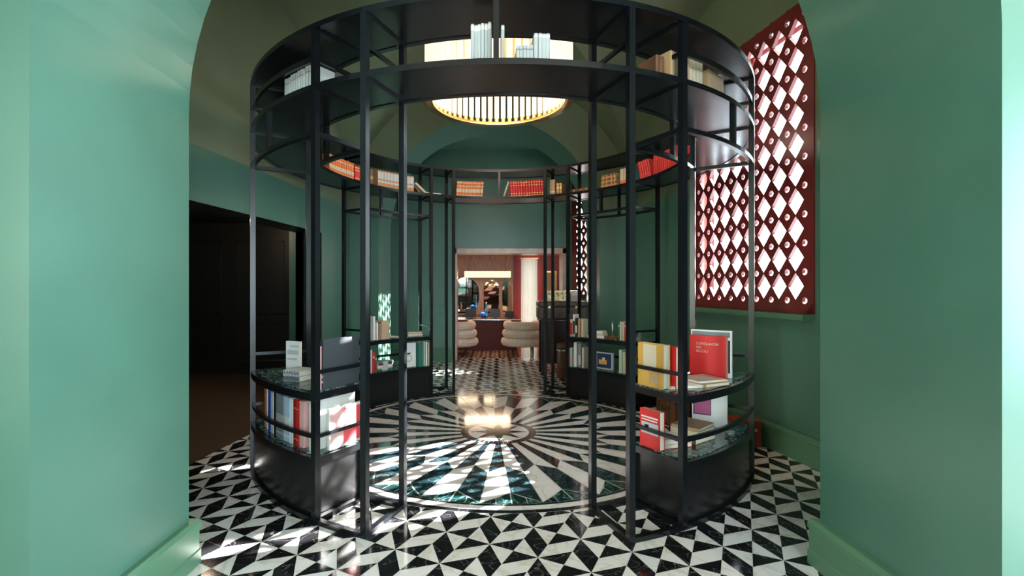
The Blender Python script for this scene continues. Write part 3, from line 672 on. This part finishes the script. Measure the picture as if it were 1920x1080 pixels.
for a, t, h, m, lab in [(149.0,.034,.25,LGR,'grey book with pink lower half at left end of far right lower shelf'),(147.2,.044,.33,WHT,'tall glossy white book on the far right lower shelf'),(145.3,.04,.32,PGR,'grey picture book behind the tall white one on the far right lower shelf'),(143.8,.03,.27,CRM,'worn cream book ending the first group on the far right lower shelf')]:
    book(lab, a, 1.99, T1, .17, h, t*.93, m, face=INW(a), bands=[(.1,.5)] if m != WHT else None, bm=PNK if m == LGR else LGR)
book('dark blue album with a lit palace facing out on the far right lower shelf', 135.0, 1.96, T1, .27, .235, .03, NVY, face=R(135+ROT)+PI, art=[(-.48,.48,.03,.97,LGR),(-.40,.40,.10,.90,NVY),(-.3,.15,.3,.55,GLD),(-.1,.05,.5,.68,CRM)])
for a, t, h, m, lab in [(126.6,.05,.29,LGN,'pale green book in the near group of the far right lower shelf'),(125.0,.03,.27,CRM,'tan spined book in the near group of the far right lower shelf'),(123.8,.028,.25,LGN,'shorter sage book ending the near group of the far right lower shelf')]:
    book(lab, a, 1.99, T1, .17, h, t*.93, m, face=INW(a))
# --- right front, top shelf
book('thick gold book with a pale classical drawing facing the front opening, right marble top', 31.4, 2.03, T2, .225, .29, .060, GLD, face=R_END, art=[(-.28,.22,.42,.98,CRM),(-.05,.32,.08,.34,TAN)])
book('thin red backed book standing right behind the gold one', 33.6, 2.06, T2, .20, .275, .022, REDC, face=R_END)
book('open white magazine lying flat beside the gold book', 36.2, 2.08, T2, .26, .22, .014, WHT, face=R(12), flat=True, art=[(-.4,.1,.1,.9,MAG),(.2,.42,.5,.9,LGR)], cat='magazine', name='magazine')
book('tan edged flat book under the brown bordered magazine, right marble top', 41.8, 2.16, T2, .23, .24, .022, TAN, face=R(25), flat=True)
book('white magazine with a brown border lying in front of the bright red book', 42.2, 2.14, T2+.023, .25, .22, .010, WHT, face=R(20), flat=True, art=[(-.45,.45,.1,.9,TAN),(-.38,.3,.2,.8,LGR)], cat='magazine', name='magazine')
rb = book('large bright red book with small pale capitals standing on the right marble top', 0, 0, T2, .255, .309, .04, REDC, loc=(1.675, 3.645, T2+.0005), face=R(-39))
for s_, zz2 in (('CAPOLAVORI', .80), ('NEI', .71), ('SECOLI', .62)): text('title', s_, .026, rb, (-.083, -.0208, zz2*.309), (PI/2, 0, 0), CRM, 'LEFT')
book('white slipcase with a torn dark picture edge standing behind the bright red book', 0, 0, T2, .285, .346, .03, WHT, loc=(1.715, 3.685, T2+.0005), face=R(-39), art=[(-.47,.47,.86,.97,PGR),(.42,.47,.1,.8,BLK)], cat='slipcase', name='slipcase')
# --- right front, lower shelf
book('red paperback with a dog picture at the front end of the lower right shelf', 31.0, 2.03, T1, .175, .255, .045, REDC, face=R_END, art=[(-.42,.42,.36,.66,LGR),(-.42,.40,.78,.82,WHT),(-.40,.36,.71,.74,WHT),(-.25,-.05,.5,.6,BLK),(.1,.2,.42,.52,BRN)])
for k, (m, t, lab) in enumerate([(DRED,.03,'dark red book under the white one'),(WHT,.028,'white book on top of the dark red one')]):
    book(lab+' lying behind the red paperback', 35.6, 2.05, T1+k*.031, .22, .17, t, m, face=R(15), flat=True)
for k, (m, t, lab) in enumerate([(BRN,.035,'brown book at the bottom'),(CRM,.05,'thick cream book in the middle'),(TAN,.022,'greyish taupe book at the top')]):
    book(lab+' of the pile on the lower right shelf', 42.5, 2.07, T1+[0,.036,.087][k], .25, .2, t, m, face=R(35), flat=True, yaw=k*4, art=[(-.1,.05,.4,.6,PGR)] if k == 2 else None)
book('tall white book with a magenta picture standing at the back of the lower right shelf', 0, 0, T1, .25, .34, .03, WHT, loc=(1.755, 3.80, T1+.0005), face=R(-30), art=[(-.46,.05,.25,.62,BLK),(-.43,.03,.27,.60,MAG),(-.4,.1,.75,.77,LGR),(-.4,.05,.82,.84,LGR)])
book('dark red spined book left of the tall white one on the lower right shelf', 0, 0, T1, .14, .28, .03, DRED, loc=(1.62, 3.93, T1+.0005), face=R(62), bands=[(.2,.8)], bm=REDC)
aj = empty('glass_dish', K(49.5, 2.23, T1), 0, 'little pale glass dish on the lower right shelf beside the pile', 'dish')
q = MB(); q.lathe([(.0001,.004),(.03,.004),(.036,.03),(.034,.03),(.028,.008),(.0001,.008)], 20); q.build('dish_body', MATS['clear_glass'], aj)
# --- upper shelf sets (level B): one volume made, then copied along the shelf
ZS = ZB+.0225
def small_volume(name, w, h, t, m, bands, bm, pages=paper):
    c = MB(); b = .002; t2 = t*.95
    c.box(-w/2, w/2, -t2/2, -t2/2+b, 0, h, 0); c.box(-w/2, w/2, t2/2-b, t2/2, 0, h, 0)
    # rounded spine
    prof = [(-w/2, -t2/2), (-w/2-.004, -t2/4), (-w/2-.0055, 0), (-w/2-.004, t2/4), (-w/2, t2/2)]
    zs = sorted({0, 1, *[z for q in bands for z in q]})
    for z0, z1 in zip(zs, zs[1:]):
        mi = 1 if any(a <= z0+1e-6 and z1 <= b2+1e-6 for a, b2 in bands) else 0
        for p, q in zip(prof, prof[1:]): c.poly([(p[0],p[1],z0*h),(q[0],q[1],z0*h),(q[0],q[1],z1*h),(p[0],p[1],z1*h)], mi)
    c.poly([(p[0],p[1],h) for p in prof], 0)
    c.box(-w/2+.001, w/2-.003, -t2/2+b, t2/2-b, .003, h-.003, 2)
    return c.build(name, [m, bm, pages])
ORD = 'first second third fourth fifth sixth seventh eighth ninth tenth eleventh twelfth thirteenth'.split()
def book_row(label, group, a0, a1, r, n, w, h, m, bands, bm, facing='in', lean=0, z=ZS, jit=.006, pages=paper):
    step = (a1-a0)/n; t = abs(R(step))*(r-w/2 if facing == 'in' else r+w/2)
    src = small_volume('book', w, h, min(t, .08), m, bands, bm, pages)
    for k in range(n):
        o = src if k == 0 else src.copy()
        if k: COL.objects.link(o)
        a = a0+step*(k+.5); ph = INW(a) if facing == 'in' else OUT(a)
        o.rotation_mode = 'XYZ'; o.rotation_euler = (R(lean), 0, ph+R(random.uniform(-1, 1)))
        lift = abs(math.sin(R(lean)))*min(t, .08)/2
        o.location = K(a, r, z+.0005+lift); o.scale = (1, 1, 1+random.uniform(-jit, jit)*3)
        tag(o, label if n == 1 else ORD[k]+' from left, '+label, 'book', group)
B3 = [(.08,.12),(.22,.26),(.70,.74),(.86,.90)]; B4 = [(.08,.13),(.30,.35),(.50,.72),(.86,.91)]
row = book_row
row('orange and cream banded volume at far left of high back shelf', 'orange banded volumes, high back shelf', -99, -113.5, 1.98, 11, .15, .215, ORG, [(.1,.16),(.3,.5),(.78,.84)], CRM)
row('red volume of the trio right of the orange banded set', 'three red volumes on the high shelf', -114.2, -117.6, 1.98, 3, .15, .20, REDC, B3, GILT)
row('plain brown volume left of the tan and pale blue set', 'two plain volumes on the high shelf', -120.3, -123.5, 1.98, 2, .15, .21, BRN, [(.4,.6)], TAN)
row('tan volume with pale blue labels left of the leaning books', 'tan volumes with pale blue labels', -125.6, -142.6, 1.98, 11, .16, .225, LBR, [(.30,.42),(.52,.92)], LGR)
book_row('upright orange red volume with cream bands left of the centre divider', 'orange red banded set', -161.3, -172.8, 1.98, 10, .16, .225, ORG, [(.06,.14),(.30,.52),(.66,.72),(.86,.93)], CRM, lean=4)
row('bright red volume in the long set right of the centre divider', 'long bright red gilt set', 175.3, 160.9, 1.98, 13, .16, .235, REDC, B3, GILT, lean=-3)
row('cream fat volume just right of the long bright red set', 'cream volume beside bright red set', 158.3, 156.0, 1.98, 1, .15, .225, TAN, [(.2,.3)], CRM)
row('small orange gilt volume right of the fat cream one', 'pair of small orange volumes', 155.6, 153.2, 1.98, 2, .13, .17, LBR, B4, GILT)
row('pale leather volume standing right of the horizontal gilt pile', 'two pale leather volumes', 126.8, 123.6, 1.98, 2, .15, .21, CRM, [(.1,.3)], ORG)
row('tall grey cream volume beside the pale leather pair on the high shelf', 'single tall grey volume', 123.3, 121.5, 1.98, 1, .16, .25, LGR, [(.1,.2)], CRM)
row('bright red leaning volume right of the blue green folder', 'leaning right hand red set', 116.4, 110.6, 1.97, 5, .15, .235, REDC, B3, CORAL, lean=-14)
row('upright glossy red volume right of the leaning red ones', 'upright right hand red set', 109.8, 96.0, 1.98, 12, .16, .24, REDC, [(.1,.13),(.8,.83)], CORAL)
row('orange leather volume at the near right end of the high shelf', 'orange leather volumes at the right end', 84, 79.5, 2.02, 3, .16, .24, LBR, B3, GILT)
book('blue green folder standing left of the leaning red books on the high shelf', 119.2, 2.03, ZS, .16, .24, .03, TEAL, face=R(119+ROT)+PI)
# leaning pairs
def leaner(label, a, r, lean, w, h, t, m, bm, group=None):
    o = small_volume('book', w, h, t, m, B3, bm); o.rotation_euler = (R(lean), 0, INW(a)); o.location = K(a, r, ZS+abs(math.sin(R(lean)))*t/2+.001); tag(o, label, 'book', group)
leaner('steeply leaning brown book right of the tan and blue set', -145.6, 1.98, -42, .15, .20, .028, BRN, TAN)
leaner('pale book leaning on the brown one right of the tan and blue set', -148.4, 1.98, -50, .15, .21, .03, CRM, GILT)
leaner('cream book leaning against the long bright red set', 178.2, 1.98, 18, .16, .235, .026, CRM, TAN)
leaner('brown book leaning just left of the long bright red set', 176.2, 1.98, 12, .15, .22, .02, BRN, GILT)
for k, (a, z0, m, lab) in enumerate([(-149.5, 0, CRM, 'small cream book lying flat left of the divider behind the leaning pair'), (-153.0, 0, WHT, 'small white book lying flat right of the leaning pair'), (-156.2, 0, WHT, 'thin white booklet lying flat left of the orange red set')]):
    book(lab, a, 1.99, ZS, .15, .13-.01*k, [.04,.035,.014][k], m, face=INW(a), flat=True)
for k in range(2): book(('lower' if k == 0 else 'upper')+' brown gilt book lying flat in the low pair on the right high shelf', 144.2+k, 1.98, ZS+k*.029, .15, .33-.07*k, .028, BRN, face=INW(144), flat=True, bands=[(.1,.15),(.4,.45),(.8,.85)], bm=GILT)
for k in range(7):
    o = book(ORD[k]+' from bottom, brown gilt tooled volume in the tall pile on the right high shelf', 132.0, 1.98, ZS+k*.0262, .16, .25-.003*k, .0255, LBR if k % 2 else BRN, face=INW(132), flat=True, yaw=(k*5) % 7-3, bands=[(.1,.16),(.3,.36),(.6,.66),(.84,.9)], bm=GILT, group='horizontal pile of gilt tooled volumes')
# front part of the high ring shelf (backlit)
row('white paper backed volume at the left of the high ring shelf', 'white volumes at the high left', -44.5, -34.0, 2.12, 12, .17, .225, WHT, [(.8,.84)], CRM, 'out', pages=WHT)
row('grey white backlit volume left of the front middle post', 'backlit volumes left of the front middle post', -3.9, -.8, 2.12, 6, .17, .27, LGR, [(.86,.97)], WHT, 'out', jit=.01, pages=WHT)
row('grey volume right after the front middle post on the high ring shelf', 'single volume right of middle post', .7, 1.2, 2.12, 1, .17, .26, LGR, [(.9,.97)], WHT, 'out')
row('short grey book in the backlit row right of the front middle post', 'short backlit books', 3.1, 5.7, 2.12, 5, .14, .15, LGR, [(.8,.86)], PGR, 'out')
row('taller pale book at the right end of the backlit row', 'taller pale backlit books', 5.8, 8.3, 2.12, 4, .16, .215, LGR, [(.9,.95)], WHT, 'out')
row('brown backed book left of the corner slipcase, high ring shelf', 'brown books, right front row', 27.2, 29.0, 2.12, 2, .15, .19, BRN, [(.1,.2)], TAN, 'out')
cb = empty('cardboard_slipcase', K(31.8, 2.12, ZS), R(31.8+ROT), 'plain tan cardboard slipcase right behind the corner post on the high ring shelf', 'box')
q = MB(); q.box(-.09,.09,-.11,.11,0,.225); q.build('slipcase_body', TAN, cb, bevel=.002); q = MB(); q.box(-.084,.084,-.112,-.11,.006,.219); q.build('slipcase_face', cm('light_tan_card', (.50,.36,.22)), cb)
row('cream parchment volume between the two tan slipcases on the high shelf', 'parchment volumes, right front row', 34.2, 39.3, 2.12, 5, .17, .25, CRM, [(.7,.74)], TAN, 'out', jit=.012)
cb2 = copy_tree(cb); cb2.location = K(42.8, 2.12, ZS); cb2.rotation_euler = (0, 0, R(42.8+ROT)); cb2.scale = (1.25, 1, .9)
tag(cb2, 'wide tan slipcase ending the right front row on the high ring shelf', 'box')
row('narrow cream volume after the wide slipcase on the high ring shelf', 'narrow cream volumes', 45.9, 47.9, 2.12, 2, .17, .24, CRM, [(.7,.74)], TAN, 'out')

# ------------------------------------------------------------------ trunks beyond the bookcase
def trunk(label, loc, rz, sx, sy, sz, m, trimm, cat='trunk', name='travel_case'):
    e = empty(name, loc, rz, label, cat)
    q = MB(); q.box(-sx/2,sx/2,-sy/2,sy/2,0,sz*.68); q.build('trunk_body', m, e, bevel=.012)
    q = MB(); q.box(-sx/2-.003,sx/2+.003,-sy/2-.003,sy/2+.003,sz*.685,sz); q.build('lid', m, e, bevel=.014)
    for x in (-sx*.28, sx*.28):
        q = MB(); q.box(x-.014,x+.014,-sy/2-.009,-sy/2-.001,.0,sz*.99); q.build('strap', trimm, e)
        q = MB(); q.box(x-.018,x+.018,-sy/2-.014,-sy/2-.008,sz*.60,sz*.72); q.build('buckle', brass, e)
    q = MB(); q.lathe([(.045,-.006),(.052,-.006),(.052,.006),(.045,.006),(.045,-.006)], 16, a0=0, a1=PI, caps=True); o = q.build('handle', trimm, e, (0, -sy/2-.012, sz*.5)); o.rotation_euler = (-PI/2, 0, 0)
    return e
st = empty('luggage_stand', (1.375, 8.68, 0), 0, 'black open stand carrying the dark trunk by the far right arch', 'stand')
for x in (-.36, .36):
    for y in (-.17, .17): q = MB(); q.box(x-.02,x+.02,y-.02,y+.02,0,.93); q.build('leg', metal, st)
q = MB(); q.box(-.40,.40,-.20,.20,.93,.955); q.build('top_board', metal, st)
q = MB(); q.box(-.36,.36,.14,.16,.12,.9); q.build('back_board', dark_wood, st)
trunk('dark brown leather trunk with pale edged lid lying on the black stand', (1.365, 8.68, .956), 0, .84, .40, .30, leather_dk, leather_br)
gb = empty('ornate_box', (1.31, 8.66, 1.258), 0, 'gold patterned box on top of the dark trunk', 'box')
q = MB(); q.box(-.19,.19,-.12,.12,0,.13); q.build('box_body', mat('old_gold_pattern', (.30,.17,.05), .35, metal=.5, color2=(.9,.75,.45), vscale=22), gb, bevel=.004); q = MB(); q.box(-.193,.193,-.123,.123,.131,.185); q.build('lid', MATS['old_gold_pattern'], gb, bevel=.004)
pb = empty('white_picture_box', (1.60, 8.66, 1.258), 0, 'white box with a pink landscape picture beside the gold patterned box', 'box')
q = MB(); q.box(-.08,.08,-.12,.12,0,.185); q.build('box_body', WHT, pb, bevel=.004); q = MB(); q.box(-.07,.07,-.1215,-.12,.02,.10); q.build('picture', PNK, pb)
hb = empty('hat_box', (1.33, 8.12, 0), 0, 'round brown leather hat box with a metal rim on the floor before the black stand', 'hat box')
q = MB(); q.lathe([(.0001,0),(.115,0),(.12,.01),(.12,.46)], 28); q.build('box_body', leather_br, hb)
q = MB(); q.lathe([(.12,.462),(.128,.462),(.128,.55),(.118,.57),(.0001,.575)], 28); q.build('lid', leather_br, hb); q = MB(); q.lathe([(.121,.452),(.131,.452),(.131,.47),(.121,.47)], 28); q.build('rim', chrome, hb)
trunk('small red brown leather case on the floor against the right wall', (2.455, 4.68, 0), R(-3), .30, .22, .25, leather_rd, leather_br, 'suitcase', 'suitcase')
trunk('lower brown trunk of the pair in the right side gap of the round bookcase', (2.17, 5.42, 0), R(-90), .52, .34, .37, leather_br, leather_dk)
trunk('upper dark trunk of the pair in the right side gap of the round bookcase', (2.17, 5.42, .372), R(-88), .48, .32, .36, leather_dk, leather_br)

# ------------------------------------------------------------------ reception lounge beyond the doorway
lg = MB(); YL0, YL1 = 10.4, 13.2
lg.box(-3.0, 0.80, YL1, YL1+.1, 0, 2.5, 0); struct(lg.build('wall_north', tan_wood))
l2 = MB(); l2.box(.80, 1.02, YL1-.05, YL1+.1, 0, 2.5); l2.box(1.02, 1.40, YL1+.0, YL1+.1, 2.25, 2.5); l2.box(1.40, 3.6, YL1, YL1+.1, 0, 2.5); l2.box(3.5, 3.6, YL0, YL1, 0, 2.5); struct(l2.build('wall_north', redwall))
l3 = MB(); l3.box(-3.1, -3.0, YL0, YL1, 0, 2.5); struct(l3.build('wall_left', redwall))
l4 = MB(); l4.box(-3.1, 3.6, YL0, YL1+.1, 2.36, 2.5); struct(l4.build('ceiling', mat('red_brown_ceiling', (.22,.06,.035), .5, var=.05)))
l5 = MB()
for i in range(-24, 28):
    for j in range(-22, 24):
        for pl_, mi in PIECES:
            w = [((i+a)*U[0]*.75+(j+b)*V[0]*.75+.2, YL0+2.6+(i+a)*U[1]*.75+(j+b)*V[1]*.75) for a, b in pl_]
            w = clip(w, [(0,1,-YL0),(0,-1,YL1),(1,0,3.0),(-1,0,3.5)])
            if len(w) > 2: l5.poly([(x, y, 0) for x, y in w], mi)
struct(l5.build('floor', [marble('cream_marble', (.62,.42,.28), (.45,.3,.2), .12, 3, .03, .6), marble('red_brown_marble', (.07,.018,.012), (.2,.1,.08), .12, 3, .02, .6)]))
# wall panelling, arched mirrors
wp = MB()
for x0 in (-2.2, -1.55, -.9, -.25, .28):
    x1 = x0+.48
    for a, b in (((x0,1.98),(x1,1.98)),((x1,1.98),(x1,2.25)),((x1,2.25),(x0,2.25)),((x0,2.25),(x0,1.98))):
        wp.box(min(a[0],b[0])-.012, max(a[0],b[0])+.012, YL1-.02, YL1, min(a[1],b[1])-.012, max(a[1],b[1])+.012)
wp.box(-3, .8, YL1-.04, YL1, 1.88, 1.93)
struct(wp.build('trim_4', tan_wood))
def arch_mirror(x0, x1, z0, zs, label, tilt=7):
    e = empty('arched_mirror', ((x0+x1)/2, YL1-.03, z0), 0, label, 'mirror'); w = (x1-x0)/2; h = zs-z0; q = MB()
    pts = [(-w,0),(w,0)]+[(w*math.cos(PI*i/16), h+w*math.sin(PI*i/16)) for i in range(17)]
    q.poly([(x, 0, z) for x, z in pts]); gm = q.build('glass', mirror, e); gm.rotation_euler = (R(2), 0, R(tilt))
    q = MB(); k = len(pts)
    for i in range(k):
        p, s_ = Vector(pts[i]), Vector(pts[(i+1) % k]); 
        if (s_-p).length < 1e-4: continue
        q.bar((p.x, -.012, p.y), (s_.x, -.012, s_.y), .03, .035) if abs(s_.x-p.x) > 1e-5 else q.box(p.x-.017, p.x+.017, -.027, .003, min(p.y, s_.y), max(p.y, s_.y))
    q.build('frame', tan_wood, e)
arch_mirror(-.86, -.12, .78, 1.40, 'leftmost arched mirror behind the reception desk'); arch_mirror(-.02, .42, .78, 1.48, 'middle arched mirror behind the reception desk'); arch_mirror(.48, .76, .78, 1.56, 'narrow right arched mirror behind the reception desk')
arch_mirror(-1.75, -1.0, .78, 1.40, 'arched mirror at the far left, mostly hidden behind the doorway surround')
# desk
dk = empty('reception_desk', (-.45, 11.9, 0), 0, 'long maroon reception desk with a dark top in the far room', 'desk')
q = MB(); q.box(-1.3,1.22,-.30,.30,.0,.70); q.build('desk_body', maroon, dk)
q = MB()
for k in range(60): q.box(-1.29+k*.0418, -1.272+k*.0418, -.315, -.30, .05, .66)
q.build('fluting', maroon, dk)
q = MB(); q.box(-1.36,1.32,-.40,.40,.71,.745); q.build('desk_top', dark_wood, dk, bevel=.008); q = MB(); q.box(-1.36,1.32,-.405,-.40,.728,.742); q.build('edge_strip', chrome, dk)
def monitor(x, w, m, label, y=11.95, nm='desk_screen', h=.21):
    e = empty(nm, (x, y, .746), 0, label, 'screen'); q = MB(); q.box(-w/2,w/2,-.012,.012,.02,.02+h); q.build('panel', m, e, bevel=.003); q = MB(); q.box(-.06,.06,-.06,.06,0,.01); q.box(-.015,.015,.0,.02,.01,.05); q.build('foot', BLK, e)
monitor(-.33, .27, BLK, 'black desk screen at the left above the pale armchair'); monitor(.26, .26, GRY, 'navy backed desk screen in the middle of the reception desk'); monitor(.62, .22, BLK, 'smaller black desk screen at the right end of the reception desk', h=.15)
bt = empty('glass_bottle', (.05, 12.05, .746), 0, 'tall clear blue bottle on the reception desk', 'bottle'); q = MB(); q.lathe([(.0001,0),(.04,0),(.04,.2),(.014,.27),(.014,.36)], 18); q.build('bottle_body', mat('blue_glass', (.15,.5,.9), .05, trans=.7), bt); q = MB(); q.cyl((0,0), .016, .36, .39, 12); q.build('stopper', WHT, bt)
ob = empty('glass_ornament', (-.03, 11.93, .746), 0, 'round blue glass ornament beside the tall bottle', 'ornament'); q = MB(); q.lathe([(.0001,.0)]+[(.075*math.sin(PI*i/12), .08-.075*math.cos(PI*i/12)) for i in range(1, 12)]+[(.0001,.155)], 20); q.build('glass_ball', mat('cobalt_glass', (.02,.16,.75), .06, spec=.8), ob); q = MB(); q.cyl((0,0), .035, 0, .012, 14); q.build('base', gold, ob)
b2 = empty('glass_bottle', (-.42, 12.12, .746), 0, 'small pale bottle near the left desk screen', 'bottle'); q = MB(); q.lathe([(.0001,0),(.035,0),(.035,.14),(.012,.19),(.012,.25),(.0001,.25)], 16); q.build('bottle_body', LGR, b2)
pdn = empty('pendant_lamp', (.08, 11.9, 1.74), 0, 'long glowing pendant lamp over the reception desk', 'pendant lamp')
q = MB(); q.box(-.56,.56,-.16,.16,0,.15); q.build('shade', lampshade, pdn, bevel=.01); q = MB(); q.box(-.45,-.44,-.005,.005,.15,.62); q.box(.44,.45,-.005,.005,.15,.62); q.build('cord', BLK, pdn)
plg = bpy.data.lights.new('pendant_light', 'AREA'); plg.shape = 'RECTANGLE'; plg.size = 1.1; plg.size_y = .3; plg.energy = 28; plg.color = (1, .72, .48)
plo = bpy.data.objects.new('pendant_light', plg); COL.objects.link(plo); plo.location = (.08, 11.9, 1.73)
for x in (-1.6, 1.8):
    d = bpy.data.lights.new('lounge_downlight', 'POINT'); d.energy = 22; d.color = (1, .74, .52); d.shadow_soft_size = .08
    o = bpy.data.objects.new('lounge_downlight', d); COL.objects.link(o); o.location = (x, 11.2, 2.2)
cu = MB()
n = 60; vs = []
for i in range(n+1):
    x = .985+.44*i/n
    for z in (0.02, 2.26): vs.append((x, YL1-.14+.03*math.sin(i*1.25), z))
cu.add(vs, [(2*i,2*i+2,2*i+3,2*i+1) for i in range(n)], 0, True); cuo = cu.build('sheer_curtain', curtain_m); tag(cuo, 'sheer white curtain hanging between the red walls of the far room', 'curtain')
cr2 = MB(); cr2.bar((.95, YL1-.14, 2.28), (1.45, YL1-.14, 2.28), .02, .02); tag(cr2.build('curtain_rail', brass), 'short brass rail carrying the sheer white curtain', 'curtain rail')
pf = empty('framed_picture', (1.78, YL1-.03, 1.15), 0, 'gilt framed picture on the red wall right of the sheer curtain', 'picture')
q = MB(); q.box(-.13,.13,-.02,0,0,.75); q.build('canvas', TAN, pf)
q = MB()
for b_ in ((-.17,-.13,0,.75),(.13,.17,0,.75),(-.17,.17,-.04,0),(-.17,.17,.75,.79)): q.box(b_[0],b_[1],-.04,.0,b_[2],b_[3])
q.build('frame', gold, pf)
def armchair(loc, rz, label):
    e = empty('boucle_armchair', loc, rz, label, 'armchair')
    for k, (r_, z0) in enumerate([(.415,.20),(.385,.385),(.36,.565)]):
        q = MB(); h = .092; n = 40; prof = [(r_+.075*math.cos(t), z0+h+h*math.sin(t)) for t in [2*PI*i/14 for i in range(15)]]
        q.lathe(prof, n, a0=R(-220), a1=R(40), caps=True); q.build('back_roll', boucle, e)
    q = MB(); q.lathe([(.0001,.20),(.34,.20),(.37,.24),(.37,.36),(.33,.40),(.0001,.41)], 32); q.build('seat_cushion', boucle, e)
    for a in (45, 135, 225, 315):
        q = MB(); q.cyl((.30*math.cos(R(a)), .30*math.sin(R(a))), .014, 0, .21, 12, r2=.022); q.build('leg', dark_wood, e)
    return e
armchair((-.62, 10.95, 0), 0, 'pale ribbed bouclé armchair seen from behind at the left of the doorway')
armchair((.86, 10.95, 0), 0, 'pale ribbed bouclé armchair seen from behind at the right of the doorway')
